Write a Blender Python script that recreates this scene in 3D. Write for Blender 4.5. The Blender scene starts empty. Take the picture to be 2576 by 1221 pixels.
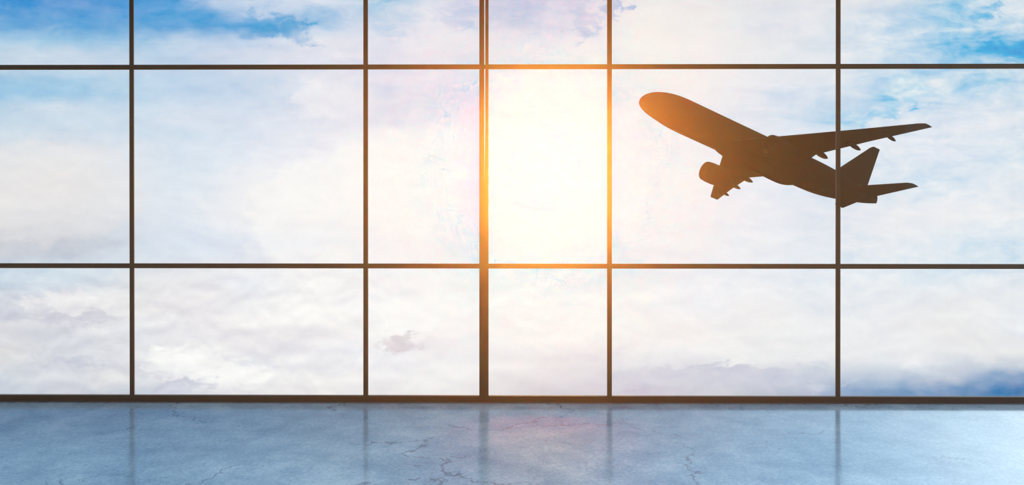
import bpy, bmesh, math, random
from mathutils import Vector, Matrix
from math import sin, cos, pi, sqrt
random.seed(4)
S = bpy.context.scene
COL = S.collection
F_PX, CX, HY, EYE = 2200.0, 1288.0, 458.0, 2.2      # focal length in pixels, principal column, horizon row, eye height
D0, SL = 8.70, 0.0089                                # distance and slight turn of the window wall

# ------------------------------------------------------------------ helpers
def mesh_obj(name, V, F, mat, parent=None, smooth=False, bevel=0.0, autosmooth=None):
    me = bpy.data.meshes.new(name)
    me.from_pydata([tuple(v) for v in V], [], [tuple(f) for f in F])
    me.validate()
    bm = bmesh.new(); bm.from_mesh(me)
    bmesh.ops.recalc_face_normals(bm, faces=bm.faces)
    if bevel > 0:
        bmesh.ops.bevel(bm, geom=[e for e in bm.edges if e.calc_face_angle(0) > 0.6], offset=bevel, segments=2, affect='EDGES', profile=0.5)
    bm.to_mesh(me); bm.free()
    if smooth:
        for p in me.polygons: p.use_smooth = True
        if autosmooth is not None:
            me.set_sharp_from_angle(angle=autosmooth)
    me.materials.append(mat)
    o = bpy.data.objects.new(name, me); COL.objects.link(o)
    if parent is not None: o.parent = parent
    return o
BOXF = [(0,1,3,2),(4,6,7,5),(0,4,5,1),(2,3,7,6),(0,2,6,4),(1,5,7,3)]
def W(lx, d, z):
    """point on the turned window wall: lx along it, d outwards from its inner face, z up"""
    a = -SL
    return (lx*cos(a) - d*sin(a), D0 + lx*sin(a) + d*cos(a), z)
def wall_box(x0, x1, d0, d1, z0, z1, xt0=None, xt1=None):
    """box on the window wall; xt0 / xt1 are its left and right edge at the top"""
    if xt0 is None: xt0 = x0
    if xt1 is None: xt1 = x1
    V = []
    for (l, t) in ((x0, xt0), (x1, xt1)):
        for d in (d0, d1):
            for (x, z) in ((l, z0), (t, z1)):
                V.append(W(x, d, z))
    return V, BOXF
def box(x0, x1, y0, y1, z0, z1):
    return [(x, y, z) for x in (x0, x1) for y in (y0, y1) for z in (z0, z1)], BOXF
def join(parts):
    V, F = [], []
    for v, f in parts:
        b = len(V); V += list(v); F += [tuple(i+b for i in q) for q in f]
    return V, F
def lx_at(px, d=0.0):
    u = (px-CX)/F_PX
    t = (D0+d)/(1+SL*u)
    return u*t/cos(SL)
def z_at(py, px=1288.0):
    u = (px-CX)/F_PX
    t = D0/(1+SL*u)
    return EYE + (HY-py)/F_PX*t
def tag(o, label=None, cat=None, group=None, kind=None):
    if label: o['label'] = label
    if cat: o['category'] = cat
    if group: o['group'] = group
    if kind: o['kind'] = kind
    return o

# ------------------------------------------------------------------ node helpers
class NT:
    def __init__(self, tree): self.t = tree; self.n = tree.nodes; self.l = tree.links
    def node(self, typ, **kw):
        nd = self.n.new(typ)
        for k, v in kw.items(): setattr(nd, k, v)
        return nd
    def put(self, sock, v):
        if isinstance(v, bpy.types.NodeSocket): self.l.new(v, sock)
        else:
            try: sock.default_value = v
            except Exception: sock.default_value = tuple(v) + (1.0,)
    def m(self, op, a, b=None, c=None, clamp=False):
        nd = self.node('ShaderNodeMath', operation=op, use_clamp=clamp)
        self.put(nd.inputs[0], a)
        if b is not None: self.put(nd.inputs[1], b)
        if c is not None: self.put(nd.inputs[2], c)
        return nd.outputs[0]
    def vm(self, op, a, b=None, c=None, scale=None):
        nd = self.node('ShaderNodeVectorMath', operation=op)
        self.put(nd.inputs[0], a)
        if b is not None: self.put(nd.inputs[1], b)
        if c is not None: self.put(nd.inputs[2], c)
        if scale is not None: self.put(nd.inputs['Scale'], scale)
        return nd.outputs['Value'] if op in ('DOT_PRODUCT','LENGTH','DISTANCE') else nd.outputs[0]
    def comb(self, x, y, z=0.0):
        nd = self.node('ShaderNodeCombineXYZ')
        for i, v in enumerate((x, y, z)): self.put(nd.inputs[i], v)
        return nd.outputs[0]
    def sep(self, v):
        nd = self.node('ShaderNodeSeparateXYZ'); self.put(nd.inputs[0], v); return nd.outputs
    def noise(self, vec, scale, detail=4, rough=0.55, dist=0.0, lac=2.0, dims='2D'):
        nd = self.node('ShaderNodeTexNoise'); nd.noise_dimensions = dims
        self.put(nd.inputs['Vector'], vec); nd.inputs['Scale'].default_value = scale
        nd.inputs['Detail'].default_value = detail; nd.inputs['Roughness'].default_value = rough
        nd.inputs['Distortion'].default_value = dist; nd.inputs['Lacunarity'].default_value = lac
        return nd
    def ramp(self, fac, stops, interp='LINEAR'):
        nd = self.node('ShaderNodeValToRGB'); cr = nd.color_ramp; cr.interpolation = interp
        while len(cr.elements) < len(stops): cr.elements.new(0.5)
        for e, (p, c) in zip(cr.elements, stops):
            e.position = p; e.color = (c[0], c[1], c[2], 1.0) if hasattr(c, '__len__') else (c, c, c, 1.0)
        self.put(nd.inputs[0], fac); return nd.outputs[0]
    def mix(self, fac, a, b, blend='MIX', clamp=False):
        nd = self.node('ShaderNodeMix', data_type='RGBA', blend_type=blend); nd.clamp_result = clamp
        self.put(nd.inputs[0], fac); self.put(nd.inputs[6], a); self.put(nd.inputs[7], b); return nd.outputs[2]
    def smooth(self, x, a, b, lo=0.0, hi=1.0):
        nd = self.node('ShaderNodeMapRange', interpolation_type='SMOOTHSTEP')
        self.put(nd.inputs[0], x); self.put(nd.inputs[1], a); self.put(nd.inputs[2], b); self.put(nd.inputs[3], lo); self.put(nd.inputs[4], hi)
        return nd.outputs[0]
def lin(c):
    return tuple((v/255/12.92) if v/255 <= 0.04045 else ((v/255+0.055)/1.055)**2.4 for v in c)

def mat_principled(name, col, rough=0.5, metal=0.0, spec=0.5, noise=None):
    m = bpy.data.materials.new(name); m.use_nodes = True
    t = NT(m.node_tree); b = t.n['Principled BSDF']
    b.inputs['Base Color'].default_value = (*col, 1); b.inputs['Roughness'].default_value = rough
    b.inputs['Metallic'].default_value = metal; b.inputs['Specular IOR Level'].default_value = spec
    if noise:
        tc = t.node('ShaderNodeTexCoord'); n = t.noise(tc.outputs['Object'], noise[0], 4, 0.6)
        t.put(b.inputs['Base Color'], t.mix(n.outputs[0], tuple(c*(1-noise[1]) for c in col)+(1,), tuple(min(1, c*(1+noise[1])) for c in col)+(1,)))
        t.put(b.inputs['Roughness'], t.m('MULTIPLY_ADD', n.outputs[0], 0.2, rough-0.1))
    return m
# ------------------------------------------------------------------ tuning values
ZEN = 4.6          # added zenith brightness that lights the floor through the roof light
EAST = 3.0         # added unseen sky lobe to the north-east, lights the floor from the right
SIDE = 2.0         # added unseen sky lobe to the east, brightens the floor through the side glazing
FL_A, FL_B, FL_C = (0.13, 0.23, 0.34), (0.24, 0.37, 0.47), (0.37, 0.50, 0.59)
FL_R, FL_S = 0.16, 0.9
HAZE_T = 0.075     # optical depth of the added haze between the viewer and the glass
HAZE_C = (1.0, 0.64, 0.37)
HAZE_GAIN = (0.74, 0.81, 0.70)
VEIL = 0.028
SUN1_R, SUN2_R = 8.0, 4.5
SUN1_E = (1.48, 0.02, 0.0)
SUN2_E = (1.0, 1.32, 0.25)
# ---- airliner geometry: x forward (nose at x=0, tail negative), y to port, z up, metres ----
def lerp(a,b,t): return a+(b-a)*t
def loft(rings,cap0=True,cap1=True):
    V=[];F=[];n=len(rings[0])
    for r in rings: V+=r
    for i in range(len(rings)-1):
        for j in range(n):
            k=(j+1)%n
            F.append((i*n+j,i*n+k,(i+1)*n+k,(i+1)*n+j))
    if cap0: F.append(tuple(reversed(range(n))))
    if cap1: F.append(tuple((len(rings)-1)*n+j for j in range(n)))
    return V,F
def ring(s,zc,rv,rh,n=48,yc=0.0):
    return [(-s,yc+rh*cos(2*pi*j/n),zc+rv*sin(2*pi*j/n)) for j in range(n)]
def smooth(tab,m=6):
    # Catmull-Rom subdivision of a table of rows
    out=[]
    for i in range(len(tab)-1):
        p0=tab[max(i-1,0)];p1=tab[i];p2=tab[i+1];p3=tab[min(i+2,len(tab)-1)]
        for k in range(m):
            t=k/m
            out.append(tuple(max(-99,0.5*((2*b)+(-a+c)*t+(2*a-5*b+4*c-d)*t*t+(-a+3*b-3*c+d)*t**3)) for a,b,c,d in zip(p0,p1,p2,p3)))
    out.append(tuple(tab[-1]))
    return out
FUS=[(0.0,-0.42,.03,.03),(0.18,-0.38,.72,.66),(0.7,-0.26,1.30,1.2),(1.6,-0.06,1.86,1.74),(3.0,0.12,2.44,2.24),(5.0,0.28,2.92,2.7),(7.2,0.31,3.26,3.05),(9.5,0.28,3.38,3.25),(12,0.24,3.38,3.3),
     (20,0.14,3.36,3.34),(32,0,3.36,3.34),(42,-0.1,3.32,3.3),(46,-0.04,3.17,3.0),(50,0.18,2.80,2.5),(54,0.50,2.28,1.9),(57.5,0.76,1.70,1.2),(59.7,0.96,1.20,.7),(60.55,1.05,1.0,.42),(60.8,1.05,.95,.34)]
def fuselage():
    return loft([ring(s,z,max(rv,.01),max(rh,.01)) for s,z,rv,rh in smooth(FUS,5)])
BEL=[(17.5,-1.9,.25,.9),(19.5,-1.9,1.15,2.3),(22,-1.75,1.9,3.1),(26,-1.7,2.2,3.4),(31,-1.75,2.3,3.5),(34.5,-1.85,2.4,3.5),(37.0,-1.95,2.2,3.3),(38.9,-2.0,1.55,2.5),(40.8,-2.1,.4,1.2)]
def belly():
    return loft([ring(s,z,rv,rh,40) for s,z,rv,rh in smooth(BEL,4)])
def foil(sle,ste,y,z,tk,vert=False,n=12,rake=0.0):
    c=ste-sle;pts=[]
    up=[];lo=[]
    for i in range(n+1):
        x=0.5*(1-cos(pi*i/n))
        t=5*tk*(0.2969*sqrt(x)-0.126*x-0.3516*x*x+0.2843*x**3-0.1015*x**4)*c+0.012*c*tk/0.12*x
        cam=0.0 if vert else 0.02*c*4*x*(1-x)
        up.append((x,cam+t));lo.append((x,cam-t*(1.0 if vert else .85)))
    prof=up[::-1]+lo[1:]
    for x,h in prof:
        s=sle+c*x
        if vert: pts.append((-s,h,z))
        else: pts.append((-s,y,z+h-rake*(x)))
    return pts
# wing stations: |y|, s LE, s TE, z LE ... per side small flex differences
WP=[(2.2,19.9,36.4,-1.9,.13),(5.5,22.4,35.5,-1.52,.125),(9.8,25.5,34.75,-1.0,.115),(20,32.7,38.1,0.12,.10),(29.5,39.35,41.6,1.2,.09),(30.2,40.0,41.8,1.25,.08)]
WS=[(2.2,22.0,36.3,-1.9,.13),(5.5,24.15,35.35,-1.5,.125),(9.8,26.9,34.75,-.98,.115),(20,33.4,38.2,0.05,.10),(29.5,39.5,41.8,1.0,.09),(30.2,40.05,42.0,1.05,.08)]
def wing(side):
    T=WP if side>0 else WS
    return loft([foil(a,b,side*y,z,t) for y,a,b,z,t in T])
def wing_at(side,y):
    T=WP if side>0 else WS
    for (y0,a0,b0,z0,t0),(y1,a1,b1,z1,t1) in zip(T,T[1:]):
        if y0<=y<=y1:
            t=(y-y0)/(y1-y0);return lerp(a0,a1,t),lerp(b0,b1,t),lerp(z0,z1,t)
FAIR={1:[(11.0,1.5,.40,.62,3.6),(17.3,1.3,.34,.50,3.2),(23.7,.9,.26,.40,2.5)],-1:[(10.8,1.6,.42,.6,4.6),(17.2,1.3,.36,.5,4.0),(24.0,1.0,.28,.4,3.0)]}
def fairing(side,i):
    y,ext,rh,rv,L=FAIR[side][i]
    a,b,z=wing_at(side,y)
    s1=b+ext;s0=s1-L;R=[]
    for k in range(15):
        t=k/14
        w=max(.03,(1-(2*min(t,.5)-1)**2)**.5 if t<.5 else (1-((t-.5)/.5)**2.2)**.8 if t<1 else 0)
        R.append(ring(s0+L*t,z-(.35 if side>0 else -.02)-.55*sin(min(t,.5)*pi)*.3-.35*max(0,t-.5),rv*w,rh*w,16,side*y))
    return loft(R)
ENG={1:dict(y=9.6,s=23.4,z=-3.35,r=2.03),-1:dict(y=9.6,s=23.25,z=-3.78,r=2.03)}
def nacelle(side):
    e=ENG[side];y=side*e['y'];z=e['z'];r=e['r'];s=e['s']
    prof=[(2.0,.80),(.7,.80),(.25,.83),(.05,.88),(0,.92),(.06,.955),(.35,1.0),(1.2,1.045),(2.6,1.06),(4.2,1.0),(5.5,.86),(6.0,.79),(6.0,.74),(5.2,.76)]
    return loft([[(-(s+a),y+r*q*cos(2*pi*j/40),z+r*q*sin(2*pi*j/40)) for j in range(40)] for a,q in prof],False,False)
def nozzle(side):
    e=ENG[side];y=side*e['y'];z=e['z'];r=e['r'];s=e['s']
    prof=[(4.8,.62),(5.8,.56),(6.9,.42),(7.0,.38),(7.0,.26),(8.0,.06)]
    return loft([[(-(s+a),y+r*q*cos(2*pi*j/32),z+r*q*sin(2*pi*j/32)) for j in range(32)] for a,q in prof],True,True)
def fan(side):
    e=ENG[side];y=side*e['y'];z=e['z'];r=e['r'];s=e['s'];n=22
    V=[];F=[]
    for k in range(n):
        a0=2*pi*k/n
        b=len(V)
        for rr,tw in ((.26,.05),(.81,.22)):
            for da in (-.5,.55):
                a=a0+da*2*pi/n
                V.append((-(s+1.5+(.12+tw)*(da+.5)),y+r*rr*cos(a),z+r*rr*sin(a)))
        F.append((b,b+1,b+3,b+2))
        bb=len(V)
        for q in range(4):
            v=V[b+q];V.append((v[0]-.03,v[1],v[2]))
        F.append((bb,bb+2,bb+3,bb+1));F.append((b,b+2,bb+2,bb));F.append((b+1,bb+1,bb+3,b+3));F.append((b,bb,bb+1,b+1));F.append((b+2,b+3,bb+3,bb+2))
    return V,F
def spinner(side):
    e=ENG[side];y=side*e['y'];z=e['z'];r=e['r'];s=e['s']
    prof=[(.95,.01),(1.1,.12),(1.35,.22),(1.6,.27),(2.0,.27)]
    return loft([[(-(s+a),y+r*q*cos(2*pi*j/24),z+r*q*sin(2*pi*j/24)) for j in range(24)] for a,q in prof])
def pylon(side):
    e=ENG[side];y=side*e['y']
    a,b,z=wing_at(side,e['y'])
    st=[(e['s']+2.6,e['z']+e['r']*.98,e['z']+e['r']*1.04,.06),(e['s']+3.8,e['z']+e['r']*.85,e['z']+e['r']*1.15,.22),(a+.6,e['z']+e['r']*.5,z+.15,.26),(a+3.2,z-1.2,z,.24),(a+5.5,z-.55,z-.1,.05)]
    R=[]
    for s,z0,z1,w in st: R.append([(-s,y-w,z0),(-s,y+w,z0),(-s,y+w,z1),(-s,y-w,z1)])
    return loft(R)
SP=[(.6,51.8,58.6,.65,.10),(1.6,52.6,58.8,.7,.10),(10.0,58.4,61.05,1.62,.09),(10.5,59.1,61.2,1.65,.08)]
SS=[(.6,51.8,58.6,.65,.10),(1.6,52.6,58.8,.7,.10),(9.9,58.9,61.5,1.6,.09),(10.4,59.5,61.6,1.63,.08)]
def stab(side):
    return loft([foil(a,b,side*y,z,t) for y,a,b,z,t in (SP if side>0 else SS)])
FIN=[(2.2,46.2,57.3,.095),(3.4,48.9,58.0,.095),(12.3,57.9,60.45,.08),(12.85,58.75,60.65,.07)]
def fin():
    return loft([foil(a,b,0,z,t,True) for z,a,b,t in FIN])
def parts():
    L=[('fuselage',fuselage()),('belly_fairing',belly()),('tail_fin',fin())]
    for sd in (1,-1):
        L+=[('wing',wing(sd)),('nacelle',nacelle(sd)),('nozzle',nozzle(sd)),('fan',fan(sd)),('spinner',spinner(sd)),('pylon',pylon(sd)),('horizontal_stabilizer',stab(sd))]
        L+=[('flap_fairing',fairing(sd,i)) for i in range(3)]
    return L
# ------------------------------------------------------------------ sky
SUN_PX = (1370.0, 425.0)
SUN_DIR = Vector(((SUN_PX[0]-CX)/F_PX, 1.0, (HY-SUN_PX[1])/F_PX)).normalized()
G_H = 0.94
XS = [-400,0,160,320,480,640,800,960,1120,1288,1450,1600,1760,1920,2080,2240,2400,2576,3000]
ROWS = {
-900: [(50,90,150)]*3+[(70,110,165)]*3+[(120,150,185)]*3+[(150,170,195)]*3+[(190,205,220)]*3+[(215,228,238)]*4,
-350: [(110,140,172),(112,142,172),(114,144,174),(118,148,176),(124,152,178),(130,156,180),(138,158,178),(142,156,174),(144,150,166),(146,148,162),(150,154,170),(154,166,188),(160,180,206),(166,194,222),(172,205,231),(188,217,239),(207,230,246),(224,242,253),(232,246,255)],  # unseen rows above the window, tones made up to band the floor's reflection
-205: [(126,162,202),(128,164,202),(130,166,202),(134,168,202),(142,172,202),(148,175,202),(152,174,196),(150,164,184),(148,154,172),(150,150,165),(152,156,172),(158,170,192),(164,184,210),(168,196,224),(174,205,231),(188,217,239),(207,230,246),(224,242,253),(232,246,255)],
-150: [(30,50,86),(30,52,90),(34,60,100),(42,72,114),(56,90,132),(76,106,144),(102,122,150),(124,132,150),(136,138,150),(148,144,152),(150,152,166),(152,162,184),(150,170,200),(158,186,216),(165,198,226),(176,208,234),(202,228,245),(222,241,252),(230,246,255)],
-100: [(22,38,68),(22,40,72),(26,46,80),(34,58,94),(46,74,112),(66,90,126),(90,108,136),(112,118,136),(126,126,140),(138,132,142),(140,140,154),(142,152,174),(138,160,190),(146,176,206),(156,190,220),(176,208,234),(202,228,245),(222,241,252),(230,246,255)],
0: [(88,152,214),(90,155,215),(85,150,212),(92,158,215),(88,155,213),(130,180,222),(222,226,238),(175,205,228),(228,228,238),(205,205,228),(215,212,232),(238,234,235),(237,234,234),(230,230,234),(226,228,233),(222,226,234),(185,214,232),(215,225,235),(215,228,236)],
50: [(100,165,218),(105,170,218),(110,172,218),(112,172,218),(102,166,216),(112,172,218),(205,218,235),(210,219,236),(235,232,240),(212,210,230),(226,220,235),(243,239,237),(239,236,235),(228,230,234),(225,228,234),(205,220,235),(180,212,233),(200,220,236),(205,222,236)],
100: [(170,205,230),(178,209,232),(160,200,228),(155,195,226),(192,213,232),(208,219,235),(232,232,238),(222,225,238),(240,235,240),(238,230,238),(242,234,240),(246,242,239),(243,238,237),(232,232,235),(222,228,236),(205,222,236),(165,205,232),(125,188,226),(120,185,225)],
150: [(205,218,232),(208,220,232),(215,223,235),(200,215,232),(195,212,232),(215,222,235),(222,224,236),(228,226,238),(240,232,240),(248,238,240),(249,242,241),(246,242,240),(243,238,238),(236,236,238),(225,230,237),(210,224,237),(175,210,233),(140,195,228),(140,195,228)],
220: [(138,190,226),(140,192,226),(160,202,230),(185,212,232),(190,212,234),(200,216,234),(222,226,238),(222,222,238),(240,230,240),(252,243,243),(253,245,243),(247,240,240),(242,238,240),(232,234,240),(225,230,238),(182,212,234),(190,216,235),(205,222,236),(205,222,236)],
300: [(190,214,232),(195,216,232),(205,220,234),(208,222,236),(218,226,238),(215,224,238),(228,230,240),(236,234,242),(246,240,243),(254,247,244),(254,249,245),(249,243,242),(240,238,242),(224,230,240),(195,218,236),(215,226,238),(225,230,239),(225,230,238),(225,230,238)],
380: [(222,227,233),(222,228,234),(225,228,234),(222,228,236),(216,228,240),(226,232,242),(240,240,244),(248,247,246),(254,251,247),(255,252,248),(255,253,250),(251,245,242),(242,240,243),(232,235,243),(220,230,240),(222,230,240),(225,231,240),(215,228,238),(215,228,238)],
460: [(232,230,231),(232,230,231),(234,231,230),(226,230,236),(220,230,240),(238,239,242),(247,246,244),(251,249,246),(253,250,246),(255,253,248),(255,251,247),(251,246,243),(246,243,243),(232,236,244),(225,232,242),(218,230,240),(222,231,240),(228,233,239),(228,233,239)],
540: [(226,225,228),(228,226,228),(218,218,224),(220,225,233),(224,231,240),(240,238,240),(243,241,241),(246,243,242),(251,246,244),(254,249,245),(254,248,246),(250,243,241),(243,240,243),(236,237,243),(228,232,240),(235,236,240),(236,237,240),(232,236,240),(230,234,240)],
620: [(206,207,214),(208,208,214),(198,202,213),(212,222,233),(218,228,240),(224,230,240),(232,234,242),(238,235,242),(246,239,242),(251,243,243),(252,244,244),(247,242,243),(240,239,243),(236,238,243),(228,234,241),(232,236,241),(222,232,240),(208,226,238),(208,226,238)],
690: [(200,218,232),(203,219,232),(208,223,234),(218,226,234),(232,231,234),(236,236,240),(240,238,239),(236,236,243),(244,240,243),(252,246,244),(251,243,243),(243,240,244),(238,239,244),(235,238,243),(225,233,241),(225,234,241),(222,232,240),(222,230,238),(222,230,238)],
760: [(208,213,223),(210,215,224),(228,227,231),(234,232,232),(236,233,234),(236,237,240),(248,246,244),(242,241,245),(249,247,246),(250,246,245),(250,247,244),(246,244,244),(240,241,245),(240,239,240),(232,236,240),(234,236,239),(234,235,237),(232,235,238),(232,235,238)],
830: [(222,221,226),(222,221,226),(220,220,227),(230,230,233),(232,230,234),(240,237,238),(245,243,242),(247,244,241),(247,243,242),(249,246,243),(248,245,243),(246,243,240),(242,239,238),(238,237,238),(237,238,239),(235,235,238),(236,234,234),(230,234,240),(230,234,240)],
895: [(228,226,226),(228,226,226),(212,215,223),(226,226,231),(240,239,238),(232,230,233),(234,233,238),(238,238,243),(242,240,242),(243,240,241),(240,236,237),(243,241,241),(241,240,240),(241,240,239),(238,238,238),(237,237,238),(234,233,234),(238,236,234),(236,236,236)],
940: [(210,216,224),(212,217,224),(218,220,227),(225,226,230),(234,232,235),(240,240,240),(239,238,238),(240,238,238),(243,241,240),(238,233,233),(232,227,231),(215,213,222),(212,212,222),(205,208,220),(200,208,220),(190,202,218),(172,190,212),(132,162,198),(120,150,190)],
982: [(198,206,217),(200,207,218),(214,215,222),(205,210,218),(205,208,220),(238,236,236),(238,234,234),(230,226,228),(240,236,235),(232,226,226),(222,214,219),(215,208,216),(212,210,218),(198,202,213),(155,175,205),(140,168,200),(118,150,190),(96,134,180),(90,130,178)],
1050: [(192,199,210),(194,200,211),(207,208,215),(198,203,211),(198,201,213),(230,228,228),(230,226,226),(223,219,221),(232,228,227),(225,219,219),(215,207,212),(208,201,209),(205,203,211),(162,165,174),(127,143,168),(114,137,164),(96,122,155),(78,109,147),(73,106,145)],
}
# clouds and gaps with a shape of their own: x, y, rx, ry, tilt deg, colour, strength, softness
PUFFS = [
 (540,50,230,48,4,(94,163,217),.75,.5),(150,20,260,60,0,(88,152,214),.5,.5),(700,62,80,30,10,(100,170,218),.6,.5),
 (1130,545,520,232,-3,(252,250,247),.5,.10),(120,485,235,132,0,(233,231,231),.5,.2),(960,255,230,60,0,(222,222,238),.45,.6),(760,395,110,30,-20,(226,228,241),.5,.6),(820,235,120,42,0,(243,241,243),.5,.4),
 (215,352,60,16,0,(205,222,236),.5,.7),(420,345,160,12,0,(205,224,238),.5,.7),(260,285,150,10,4,(226,230,237),.6,.7),(120,265,130,12,0,(210,220,232),.5,.7),(60,322,80,10,0,(190,215,233),.5,.7),
 (1750,190,120,40,0,(246,242,240),.4,.6),(1950,60,26,30,0,(218,222,234),.7,.6),(2085,48,12,24,0,(215,222,236),.7,.6),(1850,60,40,16,-20,(228,230,236),.6,.7),
 (2290,480,160,16,-10,(212,228,239),.5,.7),(2450,420,130,22,-12,(214,228,239),.5,.7),(2350,565,230,22,-8,(238,238,240),.6,.5),(2180,445,60,40,0,(226,231,240),.4,.7),
 (330,700,60,30,0,(236,232,231),.5,.5),(640,700,70,14,0,(220,229,240),.5,.7),(560,722,60,10,0,(222,228,240),.4,.7),(470,700,40,10,0,(228,226,230),.5,.7),(850,640,44,24,0,(247,245,243),.8,.3),(720,655,40,12,0,(243,241,242),.6,.5),
 (905,720,90,12,0,(240,230,230),.5,.7),(800,770,110,36,0,(249,247,244),.6,.3),(560,820,90,14,0,(236,233,234),.5,.6),(400,830,70,40,0,(226,226,233),.5,.6),(620,910,40,16,0,(226,230,238),.6,.6),(660,955,16,18,0,(214,218,230),.7,.6),(700,975,60,20,0,(242,240,239),.6,.5),
 (1650,830,60,30,0,(246,241,238),.6,.5),(1750,835,60,34,0,(243,238,235),.6,.5),(1780,800,50,16,0,(240,240,244),.5,.6),(1860,790,60,14,0,(240,237,236),.5,.6),(1930,800,70,30,0,(240,237,236),.4,.6),(1570,740,60,50,0,(249,246,243),.5,.5),

 (600,10,80,22,12,(222,228,240),.8,.9),(700,18,70,26,-8,(216,224,238),.7,.5),(690,70,95,30,10,(92,165,216),.75,.6),(797,45,55,22,-35,(140,188,225),.7,.6),
 (960,10,55,26,20,(160,200,228),.9,.6),(985,78,40,14,15,(190,212,233),.6,.7),(1160,35,55,42,0,(203,208,232),.8,.5),(1330,8,90,26,0,(203,204,230),.7,.6),(1465,48,38,48,20,(205,206,230),.85,.45),(1548,18,20,30,0,(196,200,228),.9,.35),
 (430,22,30,14,0,(140,190,226),.5,.8),(560,128,150,22,6,(214,220,235),.55,.7),(430,145,90,14,8,(180,207,231),.6,.7),
 (2385,10,16,34,10,(130,192,228),.85,.6),(2480,28,48,18,-28,(130,192,228),.9,.55),(2340,62,12,34,25,(150,203,230),.8,.6),(2405,82,70,18,0,(150,203,232),.6,.7),(2500,112,80,30,-18,(128,190,227),.75,.8),(2165,66,55,14,0,(190,214,234),.6,.7),(2262,66,30,12,0,(190,214,234),.6,.7),
 (2270,228,75,32,-12,(160,208,233),.85,.6),(2215,290,65,14,-24,(162,208,234),.9,.6),(2150,305,40,14,-10,(160,208,234),.8,.6),(2460,212,60,12,-20,(170,212,234),.6,.7),(1990,238,110,9,-9,(205,221,240),.6,.7),(2030,308,50,24,0,(210,224,240),.5,.7),
 (1900,258,40,14,0,(222,230,241),.6,.7),
 (2040,30,70,20,0,(226,229,236),.4,.8),
 (840,250,110,46,0,(240,239,242),.55,.5),(700,235,80,30,0,(205,219,236),.45,.8),(800,455,300,70,-12,(246,245,244),.35,.4),(1150,400,230,60,-8,(253,250,247),.5,.3),
 (130,600,150,42,0,(196,200,210),.55,.8),(110,455,150,80,0,(236,232,230),.4,.6),
 (180,760,130,26,0,(236,234,236),.8,.35),(190,800,90,12,0,(212,212,220),.8,.6),(15,775,38,38,0,(205,208,219),.7,.5),(110,840,90,14,0,(206,209,219),.7,.7),(180,862,60,12,0,(198,204,215),.5,.7),(60,895,80,11,0,(236,230,226),.7,.6),(170,911,80,10,0,(203,207,218),.7,.7),(235,945,40,18,0,(238,234,230),.6,.6),(270,968,30,9,0,(190,198,212),.6,.7),
 (460,915,95,40,0,(250,250,248),.8,.5),(480,970,70,13,-4,(208,210,222),.75,.6),(395,965,70,8,0,(236,232,230),.6,.7),(600,945,75,34,0,(250,249,247),.8,.45),(530,975,60,16,0,(246,245,244),.6,.5),(385,780,30,30,0,(243,240,238),.6,.6),(500,760,90,16,10,(229,227,231),.5,.7),
 (720,800,110,52,0,(249,247,245),.75,.35),(700,852,80,10,0,(224,220,225),.7,.7),(820,842,60,9,8,(230,223,227),.7,.7),(730,890,90,10,0,(222,220,226),.6,.7),(630,830,20,14,0,(215,212,220),.6,.8),
 (1050,790,130,50,-8,(252,251,248),.7,.35),(1013,866,46,17,0,(219,210,214),.8,.8),(1075,880,50,10,10,(226,220,225),.6,.8),(955,880,30,26,0,(250,248,246),.7,.5),(1000,940,30,16,0,(228,230,240),.6,.7),(1060,960,120,26,0,(246,244,242),.6,.4),(860,960,60,26,0,(247,245,243),.6,.4),
 (1440,790,130,62,0,(252,249,246),.6,.4),(1440,912,60,12,0,(232,224,228),.75,.8),(1500,878,40,8,0,(236,228,229),.6,.8),(1400,985,120,9,0,(214,206,214),.6,.7),(1620,985,60,7,0,(205,200,216),.6,.7),(1290,965,26,18,0,(230,224,228),.6,.7),
 (1590,955,60,20,0,(218,214,224),.7,.3),(1700,945,60,24,0,(214,212,223),.8,.3),(1830,940,70,28,0,(208,208,220),.85,.3),(1950,948,60,24,0,(205,207,220),.8,.35),(2060,950,55,24,0,(204,209,222),.7,.4),(1860,911,40,6,0,(248,247,243),.6,.5),(1700,932,90,5,-8,(245,243,240),.5,.7),
 (2220,925,60,10,0,(246,246,245),.7,.5),(2330,912,35,12,0,(246,246,246),.7,.4),(2370,950,50,9,0,(212,212,220),.6,.7),(2430,970,60,6,0,(205,208,219),.5,.7),(2490,902,90,18,0,(236,235,234),.6,.5),(2440,930,110,7,0,(176,192,212),.5,.7),(2030,985,60,7,0,(208,204,214),.5,.7),
 (2490,700,90,14,-6,(232,235,239),.8,.35),(2350,745,150,14,-3,(235,236,239),.5,.5),(2300,812,60,18,0,(238,236,236),.5,.6),(2480,835,50,18,0,(238,236,233),.6,.6),(1330,700,40,40,0,(254,250,247),.4,.6),
]
world = bpy.data.worlds.new('sky'); S.world = world; world.use_nodes = True
t = NT(world.node_tree); t.n.clear()
tc = t.node('ShaderNodeTexCoord')
dirv = tc.outputs['Generated']
dx, dy, dz = t.sep(dirv)
ys = t.m('MAXIMUM', dy, 0.22)
u0 = t.m('DIVIDE', dx, ys); v0 = t.m('DIVIDE', dz, ys)
X0 = t.m('MULTIPLY_ADD', u0, F_PX, CX)          # sky chart units, centred on the view to the north
Y0 = t.m('MULTIPLY_ADD', v0, -F_PX, HY)
chart = t.comb(t.m('MULTIPLY', X0, 0.001), t.m('MULTIPLY', Y0, 0.0019), 0.0)
nA = t.noise(chart, 5.5, 3, 0.58, 0.25)
nB = t.noise(t.vm('ADD', chart, (7.3, 2.1, 4.0)), 17.0, 5, 0.62, 0.3)
wa = t.vm('SUBTRACT', nA.outputs['Color'], (0.5, 0.5, 0.5)); wb = t.vm('SUBTRACT', nB.outputs['Color'], (0.5, 0.5, 0.5))
wax, way, _ = t.sep(wa); wbx, wby, _ = t.sep(wb)
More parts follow.
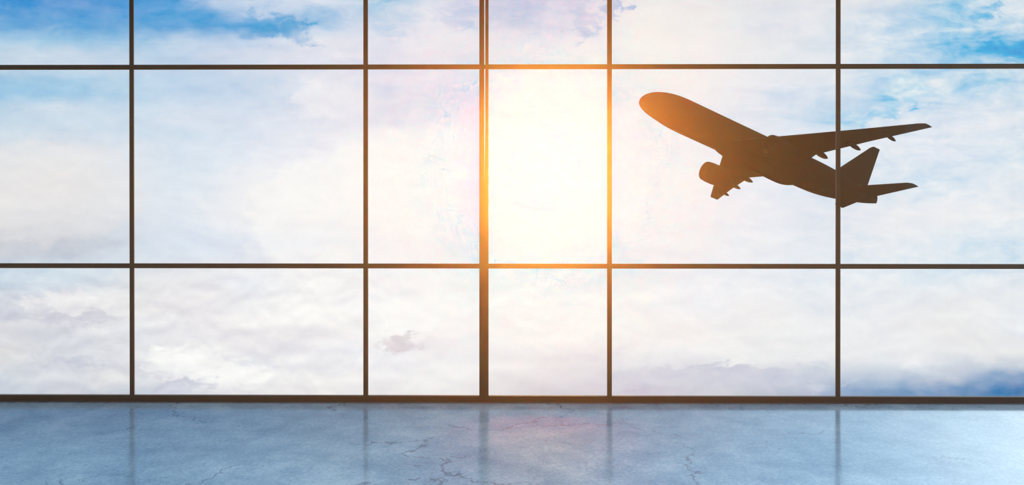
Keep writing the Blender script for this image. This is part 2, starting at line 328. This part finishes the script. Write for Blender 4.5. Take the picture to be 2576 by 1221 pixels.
X = t.m('ADD', t.m('MULTIPLY_ADD', wax, 50.0, X0), t.m('MULTIPLY', wbx, 48.0))
Y = t.m('ADD', t.m('MULTIPLY_ADD', way, 20.0, Y0), t.m('MULTIPLY', wby, 24.0))
fx = t.m('DIVIDE', t.m('SUBTRACT', X, XS[0]), XS[-1]-XS[0], clamp=True)
def hg_ang(th):
    def H(a):
        s = n = 0
        for r in (.125, .375, .625, .875):
            for k in range(8):
                d = sqrt((th-r*a*cos(k*pi/4))**2 + (r*a*sin(k*pi/4))**2)
                s += r*(1-G_H**2)/(4*pi*(1+G_H**2-2*G_H*cos(d))**1.5); n += r
        return s/n
    h1, h2 = H(math.radians(SUN1_R)), H(math.radians(SUN2_R))
    return tuple(HAZE_T*(a*h1+b*h2) for a, b in zip(SUN1_E, SUN2_E))
TR = tuple(math.exp(-HAZE_T*c)*0.955 for c in HAZE_C)                      # light kept by the haze and the glass on the way in
def sky_base(c, px, py):
    l = lin(c)
    return l
SHARP = {(1130,545),(120,485),(850,640),(690,70),(600,12),(1548,18),(1465,48),(2215,290),(2270,228),(460,915),(600,945),(1050,790),(1013,866),(1590,955),(1700,945),(1830,940),(1950,948),(2060,950),(1440,790),(190,800),(180,760),(840,250),(2500,118),(480,970),(15,775),(1160,35),(2480,28),(170,911),(985,78)}
def srow(ky, x):
    c = [lin(v) for v in ROWS[ky]]
    for i in range(len(XS)-1):
        if XS[i] <= x <= XS[i+1]:
            q = (x-XS[i])/(XS[i+1]-XS[i]); q = q*q*(3-2*q)
            return [p+(r_-p)*q for p, r_ in zip(c[i], c[i+1])]
    return list(c[-1])
def sstep(e0, e1, v):
    q = max(0.0, min(1.0, (v-e0)/(e1-e0))); return q*q*(3-2*q)
def puff_w(p, x, y):
    px, py, rx, ry, tilt, c, k, soft = p
    a = math.radians(tilt); dx_, dy_ = x-px, y-py
    q = ((dx_*cos(a)+dy_*sin(a))/rx)**2 + ((-dx_*sin(a)+dy_*cos(a))/ry)**2
    return k*(1-sstep(max(0.0, 1.0-soft)**2*0.9, (1.0+soft*0.6)**2, q))
def sky_at(x, y):
    ks = sorted(ROWS)
    if y <= ks[0]: c = srow(ks[0], x)
    elif y >= ks[-1]: c = srow(ks[-1], x)
    else:
        for i in range(len(ks)-1):
            if ks[i] <= y <= ks[i+1]:
                q = (y-ks[i])/(ks[i+1]-ks[i]); q = q*q*(3-2*q)
                c = [p+(r_-p)*q for p, r_ in zip(srow(ks[i], x), srow(ks[i+1], x))]; break
    if y < -60:
        # brightness added to the unseen sky at upper right, mirrored by the floor
        b_ = 1.0+1.1*sstep(1700, 3000, x); c = [v*b_ for v in c]
    if y > -60:
        for p in PUFFS:
            if (p[0], p[1]) in SHARP: continue
            w = puff_w(p, x, y); l = lin(p[5])
            c = [u_+(v_-u_)*w for u_, v_ in zip(c, l)]
    return tuple(c)
GX = [-400.0] + [2576.0*i/29 for i in range(30)] + [3000.0]
GY = [-900.0, -350.0, -205.0, -150.0, -100.0, -40.0] + [1050.0*i/31 for i in range(32)]
acc = None
for i, ky in enumerate(GY):
    r = t.ramp(fx, [((x-XS[0])/(XS[-1]-XS[0]), sky_at(x, ky)) for x in GX], 'LINEAR')
    if acc is None: acc = r
    else:
        mr = t.node('ShaderNodeMapRange'); t.put(mr.inputs[0], Y); mr.inputs[1].default_value = GY[i-1]; mr.inputs[2].default_value = ky
        acc = t.mix(mr.outputs[0], acc, r)
col = acc
XY = t.comb(t.m('MULTIPLY_ADD', wbx, 110.0, X), t.m('MULTIPLY_ADD', wby, 75.0, Y), 0.0)
for p in PUFFS:
    if (p[0], p[1]) not in SHARP: continue
    px, py, rx, ry, tilt, c, k, soft = p
    mp = t.node('ShaderNodeMapping', vector_type='TEXTURE')
    t.put(mp.inputs['Vector'], t.vm('MULTIPLY_ADD', col, (1e-7, 1e-7, 0.0), XY)); mp.inputs['Location'].default_value = (px, py, 0); mp.inputs['Rotation'].default_value = (0, 0, math.radians(tilt)); mp.inputs['Scale'].default_value = (rx, ry, 1)
    q = t.vm('DOT_PRODUCT', mp.outputs[0], mp.outputs[0])
    w = t.smooth(q, max(0.0, 1.0-soft)**2*0.9, (1.0+soft*0.6)**2, float(k), 0.0)
    col = t.mix(w, col, lin(c)+(1.0,))
# wisps: the bluer the patch, the more the fine noise shows
cr, cg, cb = t.sep(col)
blue = t.m('SUBTRACT', cb, cr, clamp=True)
nf = t.m('SUBTRACT', nB.outputs[0], 0.5)
rc = t.node('ShaderNodeMapping'); t.put(rc.inputs['Vector'], chart); rc.inputs['Rotation'].default_value = (0, 0, 0.28); rc.inputs['Scale'].default_value = (0.62, 1.25, 1)
nC = t.noise(t.vm('ADD', rc.outputs[0], (1.7, 8.1, 2.0)), 8.0, 5, 0.6, 0.6)
nE = t.noise(t.vm('ADD', chart, (0.4, 0.035+3.0, 0.0)), 9.0, 4, 0.55, 0.3)
nF = t.noise(t.vm('ADD', chart, (0.4, 3.0, 0.0)), 9.0, 4, 0.55, 0.3)
relief = t.m('MULTIPLY', t.m('SUBTRACT', nE.outputs[0], nF.outputs[0]), t.smooth(Y0, 560.0, 760.0, 0.08, 0.30))
relief = t.m('MULTIPLY', relief, t.smooth(X0, 1150.0, 700.0, 0.42, 1.0))
nf2 = t.m('ADD', nf, t.m('MULTIPLY', t.m('SUBTRACT', nC.outputs[0], 0.5), 1.2))
amp = t.m('MULTIPLY', nf2, t.m('MULTIPLY', blue, 1.1))
amp = t.m('MULTIPLY', amp, t.m('ADD', t.smooth(X0, 500.0, 1050.0, 0.18, 0.95), t.smooth(X0, 1950.0, 2300.0, 0.0, 0.45)))
amp = t.m('MULTIPLY', amp, t.m('MULTIPLY', t.smooth(Y0, -500.0, -100.0), t.smooth(Y0, 930.0, 780.0, 0.3, 1.0)))
shade = t.m('ADD', t.m('MULTIPLY', nf2, 0.06), relief)
add = t.comb(t.m('ADD', t.m('MULTIPLY', amp, 1.25), shade), t.m('ADD', t.m('MULTIPLY', amp, 0.62), shade), t.m('ADD', t.m('MULTIPLY', amp, 0.12), t.m('MULTIPLY', shade, 0.75)))
col = t.vm('ADD', col, add)
# the haze and the glass in the hall take a little light and add their own: allow for it so the sum is the sky seen
cosang = t.vm('DOT_PRODUCT', dirv, tuple(SUN_DIR))
ang = t.m('ARCCOSINE', t.m('MINIMUM', cosang, 1.0))
gs = []
for i in range(32):
    a_ = math.radians(60)*(i/31)**1.5
    p_ = Vector((sin(a_), cos(a_), 0)); gs.append((a_/math.radians(60), tuple(HAZE_GAIN[j]*HAZE_C[j]*v for j, v in enumerate(hg_ang(a_)))))
glow = t.ramp(t.m('DIVIDE', ang, math.radians(60), clamp=True), gs)
col = t.vm('SUBTRACT', t.vm('SUBTRACT', col, glow), tuple(VEIL*c for c in HAZE_C))
col = t.vm('MAXIMUM', t.vm('MULTIPLY', col, tuple(1.0/v for v in TR)), (0.01, 0.01, 0.01))
# the rest of the dome, outside the north view: brightness added high and east to light the floor, soft blue elsewhere
zen = t.smooth(dz, 0.35, 0.9)
dome = t.mix(zen, (0.55, 0.72, 0.95, 1), (0.95*ZEN, 1.05*ZEN, 1.15*ZEN, 1))
out_of_view = t.m('MAXIMUM', t.smooth(dz, 0.42, 0.62), t.smooth(dy, 0.40, 0.22))
col = t.mix(out_of_view, col, dome)
eastd = Vector((0.72, 0.50, 0.48)).normalized()
ed = t.vm('DOT_PRODUCT', dirv, tuple(eastd))
lobe = t.m('MULTIPLY', t.smooth(ed, 0.86, 0.99), t.smooth(t.m('DIVIDE', dx, t.m('MAXIMUM', dy, 0.05)), 0.68, 0.95))
col = t.vm('ADD', col, t.vm('SCALE', (0.95, 1.0, 1.05), scale=t.m('MULTIPLY', lobe, EAST)))
sided = t.vm('DOT_PRODUCT', dirv, tuple(Vector((0.85, -0.15, 0.5)).normalized()))
col = t.vm('ADD', col, t.vm('SCALE', (0.86, 1.0, 1.12), scale=t.m('MULTIPLY', t.smooth(sided, 0.72, 0.98), SIDE)))
bg = t.node('ShaderNodeBackground'); t.put(bg.inputs[0], col); bg.inputs[1].default_value = 1.0
wo = t.node('ShaderNodeOutputWorld'); t.l.new(bg.outputs[0], wo.inputs[0])
world.cycles.sampling_method = 'MANUAL'; world.cycles.sample_map_resolution = 1024

def sun(name, col, radius):
    l = bpy.data.lights.new(name, 'SUN'); E = max(col)
    l.energy = E; l.color = tuple(c/E for c in col); l.angle = math.radians(2*radius)
    o = bpy.data.objects.new(name, l); COL.objects.link(o)
    o.rotation_euler = SUN_DIR.to_track_quat('Z', 'Y').to_euler()
    o.location = tuple(SUN_DIR*60)
    return o
sun('low_sun', SUN2_E, SUN2_R)
sun('added_glow_sun', SUN1_E, SUN1_R)  # second sun lamp added for the wide orange part of the glow

# ------------------------------------------------------------------ materials
M_frame = mat_principled('bronze_aluminium', (0.020, 0.016, 0.013), 0.55, 0.0, 0.3, (9.0, 0.15))
M_plinth = mat_principled('grey_plinth', (0.06, 0.065, 0.07), 0.4, 0.0, 0.4, (6.0, 0.1))
M_wall = mat_principled('painted_wall', (0.16, 0.18, 0.21), 0.8, 0, 0.2, (2.0, 0.06))
M_ceil = mat_principled('ceiling_paint', (0.18, 0.19, 0.21), 0.85, 0, 0.2, (2.0, 0.05))
M_plane = mat_principled('silhouette_aircraft_black', (0.003, 0.003, 0.003), 0.8, 0.0, 0.0, (0.4, 0.1))  # near-black base puts the airliner's backlit shade into its colour
M_engine = mat_principled('silhouette_engine_black', (0.003, 0.003, 0.003), 0.7, 0.0, 0.0, (1.0, 0.2))  # engine parts get the same silhouette black, shade held in the colour
def glass():
    m = bpy.data.materials.new('clear_glass'); m.use_nodes = True
    t = NT(m.node_tree); t.n.clear()
    tr = t.node('ShaderNodeBsdfTransparent'); tr.inputs[0].default_value = (0.985, 0.99, 0.99, 1)
    gl = t.node('ShaderNodeBsdfGlossy'); gl.inputs['Roughness'].default_value = 0.0
    fr = t.node('ShaderNodeFresnel'); fr.inputs[0].default_value = 1.45
    mx = t.node('ShaderNodeMixShader'); t.put(mx.inputs[0], t.m('MULTIPLY', fr.outputs[0], 0.6, clamp=True))
    t.l.new(tr.outputs[0], mx.inputs[1]); t.l.new(gl.outputs[0], mx.inputs[2])
    o = t.node('ShaderNodeOutputMaterial'); t.l.new(mx.outputs[0], o.inputs[0])
    return m
M_glass = glass()
def concrete():
    m = bpy.data.materials.new('polished_blue_concrete'); m.use_nodes = True
    t = NT(m.node_tree); b = t.n['Principled BSDF']
    tc = t.node('ShaderNodeTexCoord'); p = tc.outputs['Object']
    px, py, pz = t.sep(p)
    big = t.noise(p, 0.55, 5, 0.6, 0.4).outputs[0]
    mid = t.noise(p, 2.6, 8, 0.72, 0.1).outputs[0]
    fine = t.noise(t.vm('MULTIPLY', p, (1.0, 1.0, 1.0)), 34.0, 6, 0.75, 0.0).outputs[0]
    grit = t.noise(p, 120.0, 3, 0.6).outputs[0]
    tone = t.m('ADD', t.m('MULTIPLY', big, 0.25), t.m('ADD', t.m('MULTIPLY', mid, 0.37), t.m('MULTIPLY', fine, 0.38)))
    c = t.ramp(tone, [(0.38, FL_A), (0.50, FL_B), (0.60, FL_C)])
    # cracks: warped cell borders, shown only in some stretches
    wv = t.vm('SCALE', t.vm('SUBTRACT', t.noise(p, 2.6, 5, 0.62).outputs['Color'], (0.5, 0.5, 0.5)), scale=0.42)
    vo = t.node('ShaderNodeTexVoronoi', feature='DISTANCE_TO_EDGE'); t.put(vo.inputs['Vector'], t.vm('ADD', p, wv)); vo.inputs['Scale'].default_value = 0.62
    vo2 = t.node('ShaderNodeTexVoronoi', feature='DISTANCE_TO_EDGE'); t.put(vo2.inputs['Vector'], t.vm('ADD', t.vm('ADD', p, (3.1, 7.7, 0)), t.vm('SCALE', wv, scale=0.7))); vo2.inputs['Scale'].default_value = 1.7
    k1 = t.m('MULTIPLY', t.smooth(vo.outputs[0], 0.0075, 0.002), t.smooth(t.noise(p, 0.8, 3).outputs[0], 0.47, 0.56))
    k2 = t.m('MULTIPLY', t.smooth(vo2.outputs[0], 0.008, 0.002), t.smooth(t.noise(t.vm('ADD', p, (9, 3, 0)), 1.3, 3).outputs[0], 0.60, 0.68))
    flecks = t.smooth(t.noise(t.vm('ADD', p, (4, 4, 0)), 34.0, 3, 0.6).outputs[0], 0.70, 0.76)
    flecks = t.m('MULTIPLY', flecks, t.smooth(t.noise(t.vm('ADD', p, (2, 9, 0)), 1.1, 3).outputs[0], 0.46, 0.6))
    crack = t.m('MAXIMUM', t.m('MULTIPLY', k1, 0.75), t.m('MAXIMUM', t.m('MULTIPLY', k2, 0.6), t.m('MULTIPLY', flecks, 0.6)))
    c = t.mix(crack, c, (0.035, 0.065, 0.12, 1))
    t.put(b.inputs['Base Color'], c)
    t.put(b.inputs['Roughness'], t.m('ADD', FL_R, t.m('MULTIPLY', t.m('SUBTRACT', mid, 0.5), 0.10)))
    b.inputs['Specular IOR Level'].default_value = FL_S
    b.inputs['Coat Weight'].default_value = 0.75; b.inputs['Coat Roughness'].default_value = 0.085; b.inputs['Coat IOR'].default_value = 1.5
    h = t.m('MULTIPLY', fine, 0.5)
    bp = t.node('ShaderNodeBump'); bp.inputs['Strength'].default_value = 0.05; bp.inputs['Distance'].default_value = 0.01
    t.put(bp.inputs['Height'], h); t.l.new(bp.outputs[0], b.inputs['Normal'])
    return m
M_floor = concrete()

# ------------------------------------------------------------------ room
XL, XR, YB, ZC = -7.0, 7.0, -5.0, 5.35
o = mesh_obj('floor', *join([box(XL, XR, YB, D0+0.10, -0.15, 0.0)]), M_floor); tag(o, 'polished blue grey concrete floor with fine cracks', 'floor', kind='structure')
SKY0, SKY1 = 0.0, 4.6
V, F = join([box(XL, XR, SKY1, D0+0.12, ZC, ZC+0.2), box(XL, XR, YB, SKY0, ZC, ZC+0.2)])
tag(mesh_obj('ceiling', V, F, M_ceil), 'grey ceiling above the hall', 'ceiling', kind='structure')
tag(mesh_obj('trim_6', *box(XL, XR, 5.5, 5.7, 3.5, ZC), M_ceil), 'added grey bulkhead that shades the floor near the window', 'bulkhead', kind='structure')  # unseen bulkhead, added to keep roof light off the floor by the glass
tag(mesh_obj('wall_left', *box(XL-0.2, XL, YB, D0+0.12, -0.15, ZC+0.2), M_wall), 'grey wall on the left of the hall', 'wall', kind='structure')
tag(mesh_obj('wall_back', *box(XL, XR, YB-0.2, YB, -0.15, ZC+0.2), M_wall), 'grey wall behind the viewer', 'wall', kind='structure')
tag(mesh_obj('wall_right', *join([box(XR, XR+0.2, YB, 1.0, -0.15, ZC+0.2), box(XR, XR+0.1, 1.0, D0+0.12, -0.15, 0.07)]), M_wall), 'grey wall on the right of the hall', 'wall', kind='structure')

# window wall: vertical mullions, each one whole from sill to head
ZT = ZC
z_sill = 0.0676
T1 = (z_at(175.0), z_at(162.3)); T2 = (z_at(676.2), z_at(664.2))
# measured on the inner face at x = 1288: 161.9..173.9 and 664.0..676.0
T1 = (EYE+(HY-173.9)/F_PX*D0, EYE+(HY-161.9)/F_PX*D0)
T2 = (EYE+(HY-676.0)/F_PX*D0, EYE+(HY-664.1)/F_PX*D0)
DEP = 0.02
def mull(l_top, r_top, l_bot, r_bot):
    """left and right outline columns at rows 0 and 1000 -> box; the far edge sets the side turned from the viewer"""
    def edges(l, r):
        dl = DEP if l > CX else 0.0
        dr = DEP if r < CX else 0.0
        return lx_at(l, dl), lx_at(r, dr)
    a0, a1 = edges(l_bot, r_bot); b0, b1 = edges(l_top, r_top)
    z0, z1 = z_at(1000), z_at(0)
    def ext(p, q, z): return p + (q-p)*(z-z0)/(z1-z0)
    return wall_box(ext(a0, b0, 0.0), ext(a1, b1, 0.0), 0.0, DEP, 0.012, ZT, ext(a0, b0, ZT), ext(a1, b1, ZT)), (a0, a1, b0, b1)
mulls = [(325.0,337.1,326.3,338.9),(914.0,925.7,914.0,926.4),None,(1527.0,1539.2,1527.0,1539.2),(2102.3,2114.7,2101.2,2114.0)]
edges = []
k = 1
for mm in mulls:
    if mm is None:
        # double post: a grooved left post and a narrower right post with a slit of daylight high up
        zc0, zc1 = z_at(470), z_at(330)
        L = []
        xa, xb, xc, xd = lx_at(1205.9), lx_at(1211.4), lx_at(1214.2), lx_at(1218.1)
        L.append(wall_box(xa, xb, 0.0, DEP, 0.012, ZT)); L.append(wall_box(xb, xc, 0.004, DEP, 0.012, ZT)); L.append(wall_box(xc, xd, 0.0, DEP, 0.012, ZT))
        o = mesh_obj('trim_3', *join(L), M_frame); tag(o, 'wider grooved half of the paired central window post', 'window post', kind='structure')
        xe, xf = lx_at(1220.9), lx_at(1228.8)
        R_ = [wall_box(xe, xf, 0.0, DEP, 0.012, ZT)]
        o = mesh_obj('trim_4', *join(R_), M_frame); tag(o, 'narrow right half of the paired central window post', 'window post', kind='structure')
        # joint strip that closes the slit lower down, tapering away upwards, and the small tie at the transom
        V = [W(xd, .005, 0.012), W(xe, .005, 0.012), W(xd, DEP, 0.012), W(xe, DEP, 0.012), W(xd, .005, zc0), W(xe, .005, zc0), W(xd, DEP, zc0), W(xe, DEP, zc0),
             W(xe-0.0008, .005, zc1), W(xe, .005, zc1), W(xe-0.0008, DEP, zc1), W(xe, DEP, zc1)]
        Fs = [(0,1,5,4),(2,6,7,3),(0,4,6,2),(1,3,7,5),(0,2,3,1),(4,5,9,8),(6,10,11,7),(4,8,10,6),(5,7,11,9),(8,9,11,10)]
        o2 = mesh_obj('joint_strip', V, Fs, M_frame, o)
        tie = mesh_obj('tie_plate', *wall_box(xd, xe, 0.003, DEP, T1[0]+0.003, T1[1]-0.003), M_frame, o)
        edges.append((xa, xf, xa, xf)); k = 5
        continue
    (V, F), e = mull(*mm)
    o = mesh_obj('trim_%d' % k, V, F, M_frame, bevel=0.0012)
    tag(o, ['dark window post furthest left, in the clear sky','dark window post left of the central pair','','orange lit window post right of the central pair','dark window post crossing the tail of the airliner'][mulls.index(mm)], 'window post', kind='structure')
    edges.append(e); k += 1
# transoms and panes bay by bay
def xpair(i, side, z):
    a0, a1, b0, b1 = edges[i]; z0, z1 = z_at(1000), z_at(0)
    p, q = (a0, b0) if side == 0 else (a1, b1)
    return p + (q-p)*(z-z0)/(z1-z0)
XA, XZ = XL, XR
bays = [(None, 0), (0, 1), (1, 2), (2, 3), (3, 4), (4, None)]
words = ['leftmost window bay with the clearest blue sky','broad window bay left of the central glow','narrow window bay left of the paired posts','narrow brightest window bay right of the paired posts','broad window bay showing the nose of the airliner','rightmost window bay showing the tail of the airliner']
for i, (a, b) in enumerate(bays):
    e = bpy.data.objects.new('window_%d' % (i+1), None); COL.objects.link(e)
    mid = 0.5*((edges[a][1] if a is not None else XA)+(edges[b][0] if b is not None else XZ))
    e.location = W(mid, 0, 0); bpy.context.view_layer.update()
    inv = Matrix.Translation(-Vector(e.location))
    tag(e, words[i], 'window', kind='structure')
    def lo(z): return xpair(a, 1, z) if a is not None else XA
    def hi(z): return xpair(b, 0, z) if b is not None else XZ
    def wb(z0, z1, d0, d1): 
        V, F = wall_box(lo(z0), hi(z0), d0, d1, z0, z1, lo(z1), hi(z1))
        return [tuple(inv @ Vector(v)) for v in V], F
    for (z0, z1) in (T1, T2):
        mesh_obj('transom', *wb(z0, z1, 0.0006, DEP-0.001), M_frame, e)
    for (z0, z1) in ((z_sill, T2[0]), (T2[1], T1[0]), (T1[1], ZT)):
        mesh_obj('pane', *wb(z0, z1, 0.009, 0.011), M_glass, e)
# bottom rail with its lighter plinth line
o = mesh_obj('baseboard_front', *wall_box(XA, XZ, -0.003, DEP+0.02, 0.0125, z_sill), M_frame, bevel=0.0012)
tag(o, 'dark bottom rail along the foot of the window wall', 'baseboard', kind='structure')
mesh_obj('plinth_strip', *wall_box(XA, XZ, -0.006, DEP+0.02, 0.0, 0.0118), M_plinth, o)

# side glazing and roof light, both unseen, added to brighten the floor
e = bpy.data.objects.new('window_7', None); COL.objects.link(e); tag(e, 'added glazing on the right that lights the floor', 'window', kind='structure')
for y in (1.0, 2.95, 4.9, 6.85):
    mesh_obj('mullion', *box(XR+0.01, XR+0.05, y-0.025, y+0.025, 0.07, ZT), M_frame, e)
mesh_obj('transom', *box(XR+0.012, XR+0.048, 1.0, D0-0.08, T1[0], T1[1]), M_frame, e)
mesh_obj('pane', *box(XR+0.029, XR+0.031, 1.0, D0-0.07, 0.07, ZT), M_glass, e)
e = bpy.data.objects.new('window_8', None); COL.objects.link(e); tag(e, 'added roof light in the ceiling that brightens the floor', 'window', kind='structure')
for x in (-3.5, 0, 3.5):
    mesh_obj('mullion', *box(x-0.03, x+0.03, SKY0, SKY1, ZC+0.05, ZC+0.12), M_frame, e)
mesh_obj('pane', *box(XL, XR, SKY0, SKY1, ZC+0.13, ZC+0.135), M_glass, e)

# thin haze added to the hall, stands in for lens bloom around the sun
mh = bpy.data.materials.new('lens_glow_haze'); mh.use_nodes = True
t = NT(mh.node_tree); t.n.clear()
vs = t.node('ShaderNodeVolumeScatter'); vs.inputs['Density'].default_value = HAZE_T/D0; vs.inputs['Anisotropy'].default_value = G_H
vs.inputs['Color'].default_value = (*HAZE_C, 1)
oo = t.node('ShaderNodeOutputMaterial'); t.l.new(vs.outputs[0], oo.inputs['Volume'])
V = [W(x, -0.008, z) for x in (XL+0.02, XR-0.02) for z in (0.014, ZC-0.02)] + [(x, YB+0.05, z) for x in (XL+0.02, XR-0.02) for z in (0.014, ZC-0.02)]
F = [(0,1,3,2),(4,6,7,5),(0,4,5,1),(2,3,7,6),(0,2,6,4),(1,5,7,3)]
hz = mesh_obj('haze', V, F, mh); tag(hz, 'added thin haze standing in for the orange lens glow around the sun', 'haze', kind='stuff')

# ------------------------------------------------------------------ airliner
RP = Matrix(((-0.8775239378377684, 0.42567433690720496, 0.22080103581658284), (-0.3386539267961762, -0.8761150164009537, 0.3431267927452724), (0.3395073730931255, 0.2263268365279254, 0.9129681849235192)))
TP = Vector((51.70458593354634, 177.07075044704771, 5.394239344747646+EYE))
root = bpy.data.objects.new('airliner', None); COL.objects.link(root)
root.matrix_world = Matrix.Translation(TP) @ RP.to_4x4()
tag(root, 'silhouetted twin-engine airliner climbing to the left beyond the glass', 'airplane')
def ap(name, geo, mat, parent=root, label=None, ang=0.7):
    V, F = geo
    o = mesh_obj(name, [(x+31, y, z) for x, y, z in V], F, mat, parent, smooth=True, autosmooth=ang)
    if label: o['label'] = label
    return o
fz = ap('fuselage', fuselage(), M_plane)
ap('belly_fairing', belly(), M_plane, fz)
ap('tail_fin', fin(), M_plane)
for sd, w in ((1, 'near'), (-1, 'far')):
    wg = ap('wing', wing(sd), M_plane)
    for i in range(3): ap('flap_fairing', fairing(sd, i), M_plane, wg)
    en = ap('engine', nacelle(sd), M_plane)
    ap('fan', fan(sd), M_engine, en); ap('spinner', spinner(sd), M_engine, en); ap('exhaust_nozzle', nozzle(sd), M_engine, en); ap('pylon', pylon(sd), M_plane, en)
    ap('horizontal_stabilizer', stab(sd), M_plane)

# ------------------------------------------------------------------ camera and render look
cam = bpy.data.cameras.new('camera'); co = bpy.data.objects.new('camera', cam); COL.objects.link(co)
co.location = (0, 0, EYE); co.rotation_euler = (math.radians(90), 0, 0)
cam.sensor_fit = 'HORIZONTAL'; cam.sensor_width = 36.0; cam.lens = F_PX/2576*36.0
cam.shift_y = -(610.5-HY)/2576.0; cam.clip_start = 0.05; cam.clip_end = 5000
S.camera = co
vs_ = S.view_settings; S.display_settings.display_device = 'sRGB'
vs_.view_transform = 'Standard'; vs_.look = 'None'; vs_.exposure = 0.0; vs_.gamma = 1.0; vs_.use_curve_mapping = False
cy = S.cycles
cy.use_denoising = True
cy.use_adaptive_sampling = True; cy.adaptive_threshold = 0.1; cy.adaptive_min_samples = 16
cy.max_bounces = 4; cy.diffuse_bounces = 2; cy.glossy_bounces = 2; cy.transmission_bounces = 4; cy.transparent_max_bounces = 8; cy.volume_bounces = 0
cy.caustics_reflective = False; cy.caustics_refractive = False
cy.sample_clamp_indirect = 6.0
